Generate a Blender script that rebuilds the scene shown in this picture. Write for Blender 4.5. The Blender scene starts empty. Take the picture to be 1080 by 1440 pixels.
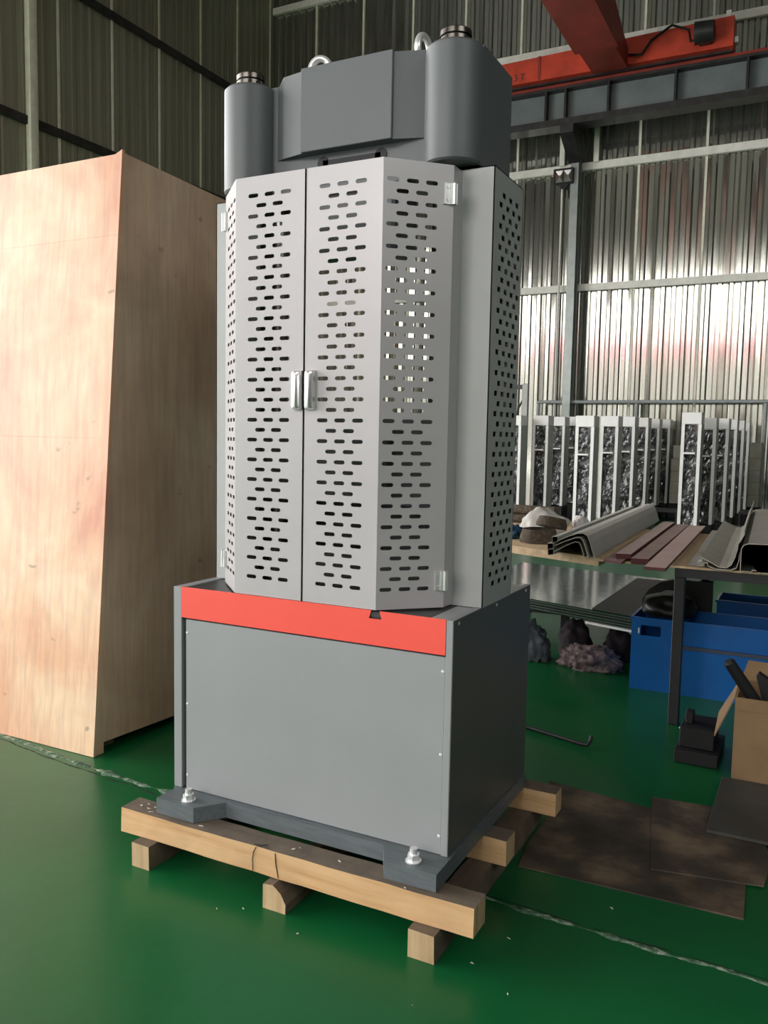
import bpy, bmesh, math, random
from mathutils import Vector, Matrix, noise

random.seed(7)
S = bpy.context.scene
COL = S.collection

# ------------------------------------------------------------------ camera
cam_data = bpy.data.cameras.new('camera')
cam = bpy.data.objects.new('camera', cam_data)
COL.objects.link(cam)
cam_right = Vector((0.88849574, 0.45850091, 0.01876807))
cam_up = Vector((-0.05697299, 0.06963632, 0.99594421))
cam_fwd = Vector((-0.45533438, 0.88596146, -0.08799374))
M = Matrix((cam_right, cam_up, -cam_fwd)).transposed().to_4x4()
M.translation = Vector((1.94635341, -2.21357141, 1.45548634))
cam.matrix_world = M
cam_data.sensor_fit = 'VERTICAL'
cam_data.sensor_height = 36.0
cam_data.sensor_width = 27.0
cam_data.lens = 36.0 * 1181.5 / 1440.0
cam_data.clip_end = 200
S.camera = cam

# ------------------------------------------------------------------ sky, daylight, exposure
W = bpy.data.worlds.new('overcast_sky')
S.world = W
W.use_nodes = True
bg = W.node_tree.nodes['Background']
bg.inputs['Color'].default_value = (1.0, 0.985, 0.97, 1)
bg.inputs['Strength'].default_value = 10.0

# the hall: x from XL to XR, y from YF (street side, behind the photographer) to YB
XL, XR, YF, YB, ZC = -10.43, 9.5, -18.0, 15.5, 13.2
OPENINGS = [(-10.2, -3.4, 11.0), (-2.8, 3.6, 11.0)]   # open bays in the street wall: x0, x1, head height
SIDE_OPENING = (-11.0, 6.6, 8.0)                        # open bays in the left wall: y0, y1, head height
RIGHT_FILL_OPENING = (-10.0, -1.5, 6.4, 8.15)                    # added opening in the unseen right wall to brighten right-facing sides: y0, y1, z0, z1

def portal(loc, rot, w, h):
    pd = bpy.data.lights.new('daylight_portal', 'AREA')
    pd.shape = 'RECTANGLE'
    pd.size, pd.size_y = w, h
    pd.cycles.is_portal = True
    po = bpy.data.objects.new('daylight_portal', pd)
    po.location = loc
    po.rotation_euler = rot
    COL.objects.link(po)
for a, b, h in OPENINGS:
    portal(((a + b) / 2, YF - .15, h / 2), (math.radians(90), 0, 0), b - a, h)        # -Z towards +Y, into the hall
a, b, h = SIDE_OPENING
portal((XL - .15, (a + b) / 2, h / 2), (math.radians(90), 0, math.radians(-90)), b - a, h)
a, b, c, d = RIGHT_FILL_OPENING
portal((XR + .25, (a + b) / 2, (c + d) / 2), (math.radians(90), 0, math.radians(90)), b - a, d - c)

S.view_settings.view_transform = 'Standard'
S.view_settings.look = 'None'
S.view_settings.gamma = 1.0
S.view_settings.use_curve_mapping = False
S.view_settings.exposure = -0.35
S.cycles.use_denoising = True
S.cycles.max_bounces = 10
S.cycles.diffuse_bounces = 5
S.cycles.glossy_bounces = 5
S.cycles.sample_clamp_indirect = 8.0

# ------------------------------------------------------------------ materials
def new_mat(name):
    m = bpy.data.materials.new(name)
    m.use_nodes = True
    nt = m.node_tree
    return m, nt, nt.nodes['Principled BSDF']

def coords(nt, scale=(1, 1, 1), kind='Object', rot=(0, 0, 0)):
    tc = nt.nodes.new('ShaderNodeTexCoord')
    mp = nt.nodes.new('ShaderNodeMapping')
    mp.inputs['Scale'].default_value = scale
    mp.inputs['Rotation'].default_value = rot
    nt.links.new(tc.outputs[kind], mp.inputs['Vector'])
    return mp.outputs['Vector']

def noise_tex(nt, vec, scale, detail=4, rough=.55, dist=0.0):
    n = nt.nodes.new('ShaderNodeTexNoise')
    n.inputs['Scale'].default_value = scale
    n.inputs['Detail'].default_value = detail
    n.inputs['Roughness'].default_value = rough
    n.inputs['Distortion'].default_value = dist
    nt.links.new(vec, n.inputs['Vector'])
    return n.outputs['Fac']

def ramp(nt, fac, stops):
    r = nt.nodes.new('ShaderNodeValToRGB')
    e = r.color_ramp.elements
    while len(e) > 1:
        e.remove(e[-1])
    e[0].position, e[0].color = stops[0][0], (*stops[0][1], 1)
    for p, c in stops[1:]:
        k = e.new(p)
        k.color = (*c, 1)
    nt.links.new(fac, r.inputs['Fac'])
    return r.outputs['Color']

def mixc(nt, fac, a, b, mode='MIX'):
    n = nt.nodes.new('ShaderNodeMix')
    n.data_type = 'RGBA'
    n.blend_type = mode
    for sock, v in ((n.inputs[0], fac), (n.inputs[6], a), (n.inputs[7], b)):
        if isinstance(v, (int, float)):
            sock.default_value = v
        elif isinstance(v, tuple):
            sock.default_value = (*v, 1)
        else:
            nt.links.new(v, sock)
    return n.outputs[2]

def bump(nt, b, height, strength=.2, dist=.01):
    n = nt.nodes.new('ShaderNodeBump')
    n.inputs['Strength'].default_value = strength
    n.inputs['Distance'].default_value = dist
    nt.links.new(height, n.inputs['Height'])
    nt.links.new(n.outputs['Normal'], b.inputs['Normal'])

def mat(name, col, rough=.5, metal=0.0, var=.12, scale=6.0, bmp=0.0, bscale=60, coat=0.0, stretch=(1, 1, 1)):
    """painted / plain surface with a little mottling"""
    m, nt, b = new_mat(name)
    v = coords(nt, stretch)
    f = noise_tex(nt, v, scale, 5)
    lo = tuple(c * (1 - var) for c in col)
    hi = tuple(min(1, c * (1 + var)) for c in col)
    nt.links.new(ramp(nt, f, [(.3, lo), (.7, hi)]), b.inputs['Base Color'])
    b.inputs['Roughness'].default_value = rough
    b.inputs['Metallic'].default_value = metal
    b.inputs['Coat Weight'].default_value = coat
    if bmp:
        bump(nt, b, noise_tex(nt, v, bscale, 3), bmp, .004)
    return m

def wood_mat(name, c1, c2, dark, grain_axis=0, dirt=0.0, dirtcol=(.09, .075, .06)):
    m, nt, b = new_mat(name)
    st = [18, 18, 18]
    st[grain_axis] = 1.2
    v = coords(nt, tuple(st))
    g = noise_tex(nt, v, 1.6, 8, .6, .8)
    base = ramp(nt, g, [(.28, dark), (.42, c1), (.62, c2), (.8, c1)])
    v2 = coords(nt, (1, 1, 1))
    blot = noise_tex(nt, v2, 3.0, 4)
    base = mixc(nt, ramp(nt, blot, [(.42, (0, 0, 0)), (.7, (.55, .55, .55))]), base, tuple(c * .72 for c in c1))
    if dirt:
        d = noise_tex(nt, v2, 9.0, 6, .65)
        base = mixc(nt, ramp(nt, d, [(.5 - dirt * .35, (1, 1, 1)), (.75, (.25, .25, .25))]), base, dirtcol)
    nt.links.new(base, b.inputs['Base Color'])
    b.inputs['Roughness'].default_value = .75
    bump(nt, b, g, .25, .004)
    return m

def plywood_mat(name, lo, mid, hi, rough=.5):
    m, nt, b = new_mat(name)
    v = coords(nt, (1, 1, 1))
    blot = noise_tex(nt, v, 1.7, 4, .55, .4)
    base = ramp(nt, blot, [(.3, lo), (.5, mid), (.68, hi)])
    vs = coords(nt, (14, 14, 1.1))
    grain = noise_tex(nt, vs, 2.2, 7, .6, .5)
    base = mixc(nt, .35, base, ramp(nt, grain, [(.35, tuple(c * .72 for c in lo)), (.6, hi)]), 'MULTIPLY')
    vk = coords(nt, (3.2, 3.2, 4.5))
    kn = noise_tex(nt, vk, 2.6, 3, .5, .2)
    base = mixc(nt, ramp(nt, kn, [(.70, (0, 0, 0)), (.76, (.6, .6, .6))]), base, (.22, .14, .09))
    nt.links.new(base, b.inputs['Base Color'])
    b.inputs['Roughness'].default_value = rough
    bump(nt, b, grain, .06, .003)
    return m

m_gray = mat('gray_machine_paint', (.30, .315, .32), .42, var=.04, scale=3)
m_graydark = mat('dark_gray_machine_paint', (.112, .126, .130), .45, var=.05, scale=4, bmp=.05, bscale=220)
m_door = mat('light_gray_door_paint', (.47, .457, .467), .33, var=.05, scale=2.5, metal=.15)
m_jamb = mat('gray_jamb_paint', (.40, .415, .41), .42, var=.04)
m_bed = mat('blue_gray_cast_bed_paint', (.115, .135, .145), .5, var=.16, scale=14, stretch=(1, 6, 6))
m_red = mat('signal_red_panel_paint', (.90, .10, .07), .4, var=.03)
m_top = mat('black_worktop_paint', (.045, .047, .048), .4)
m_black = mat('black_matte', (.008, .008, .009), .6)
m_zinc = mat('bright_zinc', (.86, .87, .86), .28, .55, bmp=.05)
m_chrome = mat('polished_steel', (.8, .8, .8), .12, 1.0, var=.03)
m_nut = mat('blackened_steel_nut', (.10, .09, .08), .25, .9, var=.4, scale=25)
m_alu = mat('satin_aluminium_handle', (.86, .85, .85), .28, .85, var=.03)
m_column = mat('oiled_steel_column', (.30, .30, .30), .3, .9)
m_woodx = wood_mat('pale_sawn_timber', (.66, .40, .19), (.74, .49, .26), (.50, .28, .12), 0)
m_woody = wood_mat('pale_sawn_timber_lengthwise', (.52, .33, .17), (.64, .44, .25), (.33, .19, .09), 1)
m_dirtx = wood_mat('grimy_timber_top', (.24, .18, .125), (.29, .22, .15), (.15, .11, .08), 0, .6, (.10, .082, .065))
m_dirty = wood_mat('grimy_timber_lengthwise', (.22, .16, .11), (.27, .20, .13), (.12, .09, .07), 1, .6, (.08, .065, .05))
m_end = wood_mat('timber_end_grain', (.50, .35, .19), (.66, .48, .28), (.34, .21, .11), 2)
m_ply = plywood_mat('pinkish_plywood', (.72, .34, .22), (.82, .53, .35), (.92, .76, .56), .38)
m_plyside = plywood_mat('brown_plywood', (.58, .41, .30), (.78, .58, .43), (.88, .71, .55), .40)
m_plyedge = mat('raw_plywood_edge', (.75, .55, .34), .7, var=.2, scale=30)
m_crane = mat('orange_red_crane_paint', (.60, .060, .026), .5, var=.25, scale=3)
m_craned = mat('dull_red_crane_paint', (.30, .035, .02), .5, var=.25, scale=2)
m_beam = mat('gray_blue_beam_paint', (.15, .18, .185), .45, var=.15, scale=2)
m_flange = mat('dark_greasy_steel', (.035, .034, .033), .45, .3, var=.4)
m_purlin = mat('pale_gray_steel', (.88, .88, .80), .45, var=.1)
m_pipe = mat('gray_green_rail_paint', (.38, .42, .42), .35, var=.1)
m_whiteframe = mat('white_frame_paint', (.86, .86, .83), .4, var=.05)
m_frameside = mat('pale_gray_steel_and_frame_shade', (.45, .46, .43), .4, var=.08)
m_carton = mat('pale_cardboard', (.62, .60, .50), .8, var=.12)
m_brown = mat('brown_cardboard', (.29, .185, .095), .8, var=.12, scale=8)
m_darktable = mat('dark_steel_table_paint', (.022, .023, .025), .45, .2, var=.3)
m_plast = mat('gray_plastic_profile', (.42, .42, .385), .38, var=.07, scale=3)
m_plast2 = mat('olive_gray_plastic_profile', (.24, .235, .195), .42, var=.16, scale=6)
m_pastedge = mat('sawn_plastic_edge', (.48, .45, .38), .6)
m_mauve = mat('mauve_board', (.40, .245, .23), .45, var=.12, scale=5)
m_mauved = mat('brown_mauve_board', (.30, .175, .16), .5, var=.2, scale=7)
m_maroon = mat('maroon_board_edge', (.10, .025, .025), .55)
m_blue = mat('blue_plastic', (.002, .13, .46), .38, var=.12, scale=3)
m_bluedark = mat('gray_blue_strip', (.06, .08, .12), .45)
m_carddirty = None
m_sheet = mat('dark_stack_sheet', (.015, .045, .030), .12, .0, var=.25, scale=3, bmp=.25, bscale=9)
m_sheet.node_tree.nodes['Principled BSDF'].inputs['Specular IOR Level'].default_value = .10
m_sheet2 = mat('gray_stack_sheet', (.10, .105, .095), .3, .0, var=.2)
m_rubber = mat('dark_rubber_sheet', (.05, .05, .045), .55, var=.25)
m_white = mat('white_sheet_edge', (.85, .85, .82), .4)

# dirty floor cardboard
def floor_card():
    m, nt, b = new_mat('oil_stained_cardboard')
    v = coords(nt)
    n1 = noise_tex(nt, v, 3.0, 5, .6)
    n2 = noise_tex(nt, coords(nt, (3, 60, 1)), 2.0, 3)
    base = ramp(nt, n1, [(.33, (.026, .022, .018)), (.48, (.062, .048, .035)), (.66, (.20, .145, .095))])
    base = mixc(nt, .25, base, ramp(nt, n2, [(.4, (.5, .5, .5)), (.6, (1, 1, 1))]), 'MULTIPLY')
    nt.links.new(base, b.inputs['Base Color'])
    b.inputs['Roughness'].default_value = .7
    return m
m_carddirty = floor_card()

# glossy green epoxy floor with a chipped joint
def floor_mat():
    m, nt, b = new_mat('glossy_green_epoxy')
    v = coords(nt)
    n1 = noise_tex(nt, v, .9, 5, .6)
    base = ramp(nt, n1, [(.3, (.004, .090, .025)), (.7, (.006, .128, .037))])
    n2 = noise_tex(nt, v, 14, 6, .7)
    base = mixc(nt, ramp(nt, n2, [(.62, (0, 0, 0)), (.78, (.25, .25, .25))]), base, (.05, .11, .06))
    n4 = noise_tex(nt, v, 70, 2, .5)
    base = mixc(nt, ramp(nt, n4, [(.80, (0, 0, 0)), (.83, (.7, .7, .7))]), base, (.40, .45, .38))
    nt.links.new(base, b.inputs['Base Color'])
    b.inputs['Roughness'].default_value = .30
    b.inputs['Specular IOR Level'].default_value = .36
    h1 = noise_tex(nt, coords(nt, (1, 1, 1)), 5.0, 3)
    bump(nt, b, h1, .10, .02)
    return m
m_floor = floor_mat()

def chip_mat():
    m, nt, b = new_mat('chipped_joint_edge')
    v = coords(nt)
    n = noise_tex(nt, v, 26, 6, .7)
    nt.links.new(ramp(nt, n, [(.36, (.02, .06, .03)), (.5, (.10, .20, .12)), (.64, (.42, .46, .38))]), b.inputs['Base Color'])
    b.inputs['Roughness'].default_value = .8
    bump(nt, b, n, .6, .01)
    return m
m_chip = chip_mat()

def cladding_mat(name, col, rough, metal):
    m, nt, b = new_mat(name)
    v = coords(nt, (5, 5, .10))
    n = noise_tex(nt, v, 3.0, 4, .55)
    lo = tuple(c * .70 for c in col)
    nt.links.new(ramp(nt, n, [(.3, lo), (.7, col)]), b.inputs['Base Color'])
    b.inputs['Metallic'].default_value = metal
    v2 = coords(nt, (3, 3, .35))
    n2 = noise_tex(nt, v2, 2.0, 2)
    r = ramp(nt, n2, [(.3, (rough * .8,) * 3), (.7, (rough * 1.35,) * 3)])
    nt.links.new(r, b.inputs['Roughness'])
    bump(nt, b, n2, .10, .012)
    return m
m_clad = cladding_mat('galvanised_cladding', (.57, .57, .51), .10, .90)
m_cladl = cladding_mat('galvanised_cladding_left', (.36, .365, .275), .40, .35)
m_joint = mat('pale_translucent_joint', (.80, .80, .66), .35, var=.1)
m_ceil = mat('dark_roof_sheet', (.10, .10, .085), .6)

def film_mat():
    m, nt, b = new_mat('black_stretch_film')
    v = coords(nt, (1, 1, 1))
    n = noise_tex(nt, v, 9, 6, .65, .6)
    nt.links.new(ramp(nt, n, [(.38, (.03, .03, .03)), (.52, (.22, .22, .215)), (.66, (.70, .70, .68))]), b.inputs['Base Color'])  # pale patches put the glints of the wrinkles into the film colour
    b.inputs['Roughness'].default_value = .16
    b.inputs['Metallic'].default_value = .75
    b.inputs['Coat Weight'].default_value = 1
    b.inputs['Coat Roughness'].default_value = .06
    vb = coords(nt, (2.0, 2.0, 9.0), rot=(0, .6, 0))
    bump(nt, b, noise_tex(nt, vb, 5, 7, .72, 1.0), 1.0, .06)
    return m
m_film = film_mat()

def cloth_mat(name, cols, scale=18, rough=.9):
    m, nt, b = new_mat(name)
    v = coords(nt)
    n = noise_tex(nt, v, scale, 4, .6, .5)
    k = len(cols)
    nt.links.new(ramp(nt, n, [(.3 + .4 * i / max(1, k - 1), c) for i, c in enumerate(cols)]), b.inputs['Base Color'])
    b.inputs['Roughness'].default_value = rough
    return m
m_raggray = cloth_mat('gray_blue_cloth', [(.05, .065, .07), (.12, .14, .16), (.20, .23, .25)], 6)
m_ragdark = cloth_mat('dark_maroon_cloth', [(.012, .009, .012), (.03, .018, .022)], 6)
m_ragflower = cloth_mat('mottled_mauve_cloth', [(.05, .035, .045), (.17, .12, .125), (.34, .28, .25)], 26)
m_whitecloth = cloth_mat('white_cloth', [(.55, .54, .50), (.78, .77, .73)], 8)
m_weave = cloth_mat('dark_brown_woven_fibre', [(.045, .035, .025), (.09, .07, .05), (.16, .13, .09)], 40)
m_bluecloth = cloth_mat('blue_cloth', [(.01, .04, .09), (.03, .11, .20)], 8)
m_blackbag = cloth_mat('black_plastic_bag', [(.004, .004, .004), (.012, .012, .012)], 6, .45)
m_orange = cloth_mat('orange_wrap', [(.42, .12, .03), (.65, .25, .08)], 10, .6)

# ------------------------------------------------------------------ geometry helpers
def link(name, me, m=None, parent=None, kind=None, label=None, cat=None, group=None):
    o = bpy.data.objects.new(name, me)
    COL.objects.link(o)
    if m is not None and me is not None and not me.materials:
        for k in (m if isinstance(m, (list, tuple)) else [m]):
            me.materials.append(k)
    if parent is not None:
        o.parent = parent
    if kind: o['kind'] = kind
    if label: o['label'] = label
    if cat: o['category'] = cat
    if group: o['group'] = group
    return o

def thing(name, label, cat, loc=(0, 0, 0), group=None, rz=0.0):
    o = bpy.data.objects.new(name, None)
    o.empty_display_size = .05
    COL.objects.link(o)
    o.location = loc
    o.rotation_euler = (0, 0, rz)
    o['label'] = label
    o['category'] = cat
    if group: o['group'] = group
    return o

def finish(bm, name, smooth=False):
    bmesh.ops.recalc_face_normals(bm, faces=bm.faces)
    me = bpy.data.meshes.new(name)
    bm.to_mesh(me)
    bm.free()
    if smooth:
        me.polygons.foreach_set('use_smooth', [True] * len(me.polygons))
        try:
            me.set_sharp_from_angle(angle=math.radians(38))
        except Exception:
            pass
    return me

def bm_box(bm, x0, x1, y0, y1, z0, z1, bev=0.0, seg=1):
    t = bmesh.new()
    v = [t.verts.new((x, y, z)) for z in (z0, z1) for y in (y0, y1) for x in (x0, x1)]
    for f in ((0, 2, 3, 1), (4, 5, 7, 6), (0, 1, 5, 4), (1, 3, 7, 5), (3, 2, 6, 7), (2, 0, 4, 6)):
        t.faces.new([v[i] for i in f])
    if bev > 0:
        bmesh.ops.bevel(t, geom=list(t.edges), offset=bev, segments=seg, profile=.5, affect='EDGES')
    bmesh.ops.recalc_face_normals(t, faces=t.faces)
    me = bpy.data.meshes.new('tmp')
    t.to_mesh(me); t.free()
    bm.from_mesh(me)
    bpy.data.meshes.remove(me)

def box(name, x0, x1, y0, y1, z0, z1, m, parent=None, bev=0.0, seg=1, **kw):
    bm = bmesh.new()
    bm_box(bm, x0, x1, y0, y1, z0, z1, bev, seg)
    return link(name, finish(bm, name, bev > 0 and seg > 1), m, parent, **kw)

def boxes(name, lst, m, parent=None, bev=0.0, **kw):
    bm = bmesh.new()
    for b in lst:
        bm_box(bm, *b, bev)
    return link(name, finish(bm, name), m, parent, **kw)

def bm_prism(bm, poly, a, b):
    """poly: list of 3-D points (a planar loop); extruded from offset a to offset b"""
    A = [bm.verts.new(Vector(p) + Vector(a)) for p in poly]
    B = [bm.verts.new(Vector(p) + Vector(b)) for p in poly]
    n = len(poly)
    fa = bm.faces.new(A); fb = bm.faces.new(list(reversed(B)))
    for i in range(n):
        j = (i + 1) % n
        bm.faces.new((A[j], A[i], B[i], B[j]))
    bmesh.ops.triangulate(bm, faces=[fa, fb])

def prism(name, poly, a, b, m, parent=None, bev=0.0, **kw):
    bm = bmesh.new()
    bm_prism(bm, poly, a, b)
    if bev:
        es = [e for e in bm.edges if len(e.link_faces) == 2 and e.calc_face_angle(0) > .5]
        bmesh.ops.bevel(bm, geom=es, offset=bev, segments=1, affect='EDGES')
    return link(name, finish(bm, name), m, parent, **kw)

def bm_cyl(bm, p0, p1, r0, r1=None, n=24, cap=True):
    r1 = r0 if r1 is None else r1
    p0, p1 = Vector(p0), Vector(p1)
    d = (p1 - p0).normalized()
    u = d.orthogonal().normalized(); w = d.cross(u)
    A, B = [], []
    for i in range(n):
        t = 2 * math.pi * i / n
        k = u * math.cos(t) + w * math.sin(t)
        A.append(bm.verts.new(p0 + k * r0)); B.append(bm.verts.new(p1 + k * r1))
    for i in range(n):
        j = (i + 1) % n
        bm.faces.new((A[i], A[j], B[j], B[i]))
    if cap:
        bm.faces.new(list(reversed(A))); bm.faces.new(B)

def cyl(name, p0, p1, r, m, parent=None, n=24, **kw):
    bm = bmesh.new()
    bm_cyl(bm, p0, p1, r, None, n)
    return link(name, finish(bm, name, True), m, parent, **kw)

def bm_tube(bm, pts, r, n=10, closed=False):
    pts = [Vector(p) for p in pts]
    N = len(pts)
    rings = []
    prev = None
    for i, p in enumerate(pts):
        if closed:
            d = pts[(i + 1) % N] - pts[i - 1]
        else:
            d = pts[min(i + 1, N - 1)] - pts[max(i - 1, 0)]
        d.normalize()
        u = d.orthogonal().normalized() if prev is None else (prev - d * prev.dot(d)).normalized()
        prev = u
        w = d.cross(u)
        rings.append([bm.verts.new(p + (u * math.cos(2 * math.pi * k / n) + w * math.sin(2 * math.pi * k / n)) * r) for k in range(n)])
    for i in range(N if closed else N - 1):
        a, b = rings[i], rings[(i + 1) % N]
        for k in range(n):
            bm.faces.new((a[k], a[(k + 1) % n], b[(k + 1) % n], b[k]))
    if not closed:
        bm.faces.new(list(reversed(rings[0]))); bm.faces.new(rings[-1])

def tube(name, pts, r, m, parent=None, n=10, closed=False, **kw):
    bm = bmesh.new()
    bm_tube(bm, pts, r, n, closed)
    return link(name, finish(bm, name, True), m, parent, **kw)

def bm_revolve(bm, prof, c, n=32):
    """prof: (r, z) list about the vertical axis through c"""
    rings = []
    for r, z in prof:
        rings.append([bm.verts.new((c[0] + r * math.cos(2 * math.pi * k / n), c[1] + r * math.sin(2 * math.pi * k / n), c[2] + z)) for k in range(n)])
    for a, b in zip(rings, rings[1:]):
        for k in range(n):
            bm.faces.new((a[k], a[(k + 1) % n], b[(k + 1) % n], b[k]))
    bm.faces.new(list(reversed(rings[0]))); bm.faces.new(rings[-1])

def slot_pts(u, v, L=.0385, h=.0122, n=5):
    r = h / 2
    out = []
    for s in (1, -1):
        cx = u + s * (L / 2 - r)
        a0 = -math.pi / 2 if s > 0 else math.pi / 2
        for k in range(n):
            t = a0 + math.pi * k / (n - 1)
            out.append((cx + r * math.cos(t), v + r * math.sin(t)))
    return out

def bm_plate(bm, outline, holes, origin, eu, ev, thick):
    """flat sheet with real punched holes; (u,v) -> origin + u*eu + v*ev, thickness along -normal"""
    t = bmesh.new()
    edges = []
    for loop in [outline] + holes:
        vs = [t.verts.new((p[0], p[1], 0)) for p in loop]
        for i in range(len(vs)):
            edges.append(t.edges.new((vs[i], vs[(i + 1) % len(vs)])))
    bmesh.ops.triangle_fill(t, use_beauty=True, use_dissolve=False, edges=edges)
    r = bmesh.ops.extrude_face_region(t, geom=list(t.faces))
    bmesh.ops.translate(t, verts=[g for g in r['geom'] if isinstance(g, bmesh.types.BMVert)], vec=(0, 0, -thick))
    bmesh.ops.recalc_face_normals(t, faces=t.faces)
    eu, ev = Vector(eu).normalized(), Vector(ev).normalized()
    en = eu.cross(ev)
    Mx = Matrix((eu, ev, en)).transposed().to_4x4()
    Mx.translation = Vector(origin)
    t.transform(Mx)
    me = bpy.data.meshes.new('tmp')
    t.to_mesh(me); t.free()
    bm.from_mesh(me)
    bpy.data.meshes.remove(me)

def thick_line(pts, t):
    """closed outline of a thin wall following a 2-D polyline"""
    L, Rr = [], []
    n = len(pts)
    for i, p in enumerate(pts):
        a = Vector(pts[max(i - 1, 0)]); b = Vector(pts[min(i + 1, n - 1)])
        d = (b - a).normalized()
        nn = Vector((-d.y, d.x)) * t / 2
        L.append(Vector(p) + nn); Rr.append(Vector(p) - nn)
    return L + Rr[::-1]

def blob(name, loc, size, m, parent=None, seed=0, amp=.25, freq=2.2, sub=4, flat=0.0, fold=0.0, **kw):
    """crumpled soft heap resting on its base"""
    bm = bmesh.new()
    bmesh.ops.create_icosphere(bm, subdivisions=sub, radius=1)
    off = Vector((seed * 7.3, seed * 3.1, seed * 1.7))
    for v in bm.verts:
        p = v.co.copy()
        d = noise.fractal(p * freq + off, 1.0, 2.0, 4) * amp
        if fold:
            d += fold * (abs(noise.noise(Vector((p.x * 4, p.y * 4, p.z * 1.0)) + off)) - .25)
        v.co = p * (1 + d)
        v.co.z = max(v.co.z, -.45)
        v.co = Vector((v.co.x * size[0], v.co.y * size[1], (v.co.z + .45) / 1.45 * size[2]))
    me = finish(bm, name, False)
    me.polygons.foreach_set('use_smooth', [True] * len(me.polygons))
    o = link(name, me, m, parent, **kw)
    o.location = loc
    return o

def copy_tree(o, parent=None):
    c = o.copy()
    COL.objects.link(c)
    if parent is not None:
        c.parent = parent
    for ch in list(o.children):
        copy_tree(ch, c)
    return c

# ================================================================== the hall
# floor
bm = bmesh.new()
bm_box(bm, XL - .2, XR + .2, YF, YB + .2, -.2, 0)
floor = link('floor', finish(bm, 'floor'), m_floor, kind='structure')

# chipped joint across the floor, a low ragged ridge that follows the slab joint
def joint_y(x):
    pts = [(-12, 1.3), (-1.415, .399), (-.893, .335), (-.44, .300), (1.1, .222), (1.57, .201), (2.2, .19), (9, .1)]
    for (xa, ya), (xb, yb) in zip(pts, pts[1:]):
        if xa <= x <= xb:
            return ya + (yb - ya) * (x - xa) / (xb - xa)
    return 0
def ragged_strip(name, x0, x1, off, w, h, m, seed, dens=.012, gate=.0):
    bm = bmesh.new()
    n = int((x1 - x0) / dens)
    rows = []
    for i in range(n + 1):
        x = x0 + (x1 - x0) * i / n
        y = joint_y(x) + off + noise.noise(Vector((x * 7, seed, 0))) * .012
        k = max(.05, .5 + noise.noise(Vector((x * 11, seed + 5, 0))) * 1.0 + noise.noise(Vector((x * 40, seed + 2, 0))) * .5 - gate)
        ww = w * k
        hh = h * min(1, k)
        rows.append([bm.verts.new((x, y - ww, .0004)), bm.verts.new((x, y - ww * .4, hh + .0006)), bm.verts.new((x, y + ww * .5, hh * .8 + .0006)), bm.verts.new((x, y + ww, .0004))])
    for a, b in zip(rows, rows[1:]):
        for k in range(3):
            bm.faces.new((a[k], b[k], b[k + 1], a[k + 1]))
    return link(name, finish(bm, name), m, floor)
m_gap = mat('black_joint_gap', (.006, .012, .008), .8)
ragged_strip('chipped_joint', -1.9, -.28, .040, .026, .004, m_chip, 1)
ragged_strip('chipped_joint', 1.0, 3.2, .0, .019, .004, m_chip, 2)
ragged_strip('joint_gap', -2.2, -.25, .005, .006, .0006, m_gap, 3)
ragged_strip('joint_gap', 1.0, 3.2, .016, .004, .0006, m_gap, 4)

# corrugated cladding panel, built along local x, height along z, facing local -y
PITCH = 1.27
def cladding_mesh(name, width, height, ribs, depth, m, seed):
    rnd = random.Random(seed)
    bm = bmesh.new()
    prof = []
    p = width / ribs
    for k in range(ribs):
        x = k * p
        t = rnd.uniform(-.006, .006); u = rnd.uniform(-.004, .004)
        prof += [(x, -max(0, t)), (x + p * .40, -max(0, -t)), (x + p * .54, -depth - u), (x + p * .84, -depth + u), (x + p * .98, 0)]
    prof.append((width, 0))
    lo = [bm.verts.new((x, y, 0)) for x, y in prof]
    hi = [bm.verts.new((x, y, height)) for x, y in prof]
    for i in range(len(prof) - 1):
        bm.faces.new((lo[i], lo[i + 1], hi[i + 1], hi[i]))
    me = bpy.data.meshes.new(name)
    bm.normal_update(); bm.to_mesh(me); bm.free()
    me.materials.append(m)
    return me
back_panels = [cladding_mesh('cladding_panel', PITCH, ZC, 6, .030, m_clad, k) for k in range(4)]
left_panels = [cladding_mesh('cladding_panel_left', 1.29, ZC, 6, .014, m_cladl, k) for k in range(3)]
bm = bmesh.new(); bm_box(bm, -.022, .022, -.034, .0, 0, ZC)
me_strip = finish(bm, 'joint_strip'); me_strip.materials.append(m_joint)

wall_back = box('wall_back', XL - .2, XR + .2, YB + .02, YB + .2, 0, ZC, m_ceil, kind='structure')
x = -9.18 - PITCH
while x < XR:
    o = link('cladding_panel', random.choice(back_panels), None, wall_back); o.location = (x, YB, 0)
    o = link('joint_strip', me_strip, None, wall_back); o.location = (x, YB, 0)
    x += PITCH
for z, h in ((4.63, .14), (7.06, .15), (9.45, .15), (11.66, .15)):
    box('purlin', XL + .05, XR, YB - .11, YB - .03, z - h / 2, z + h / 2, m_purlin, wall_back)

s0, s1, sh = SIDE_OPENING
wall_left = boxes('wall_left', [(XL - .2, XL - .02, YF, s0, 0, ZC), (XL - .2, XL - .02, s1, YB + .2, 0, ZC), (XL - .2, XL - .02, s0, s1, sh, ZC)], m_ceil, kind='structure')
y = 8.88 - 1.29
while y < YB:
    o = link('cladding_panel', random.choice(left_panels), None, wall_left); o.location = (XL, y, 0); o.rotation_euler = (0, 0, math.radians(90))
    o = link('joint_strip', me_strip, None, wall_left); o.location = (XL, y, 0); o.rotation_euler = (0, 0, math.radians(90))
    y += 1.29
for z in (2.3, 4.5, 6.74, 9.3):
    box('purlin', XL + .03, XL + .09, s1 + .05, YB - .15, z - .07, z + .07, m_flange, wall_left)
box('downpipe', XL + .03, XL + .16, 8.15, 8.32, 0, ZC, m_joint, wall_left, .02, 2)

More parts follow.
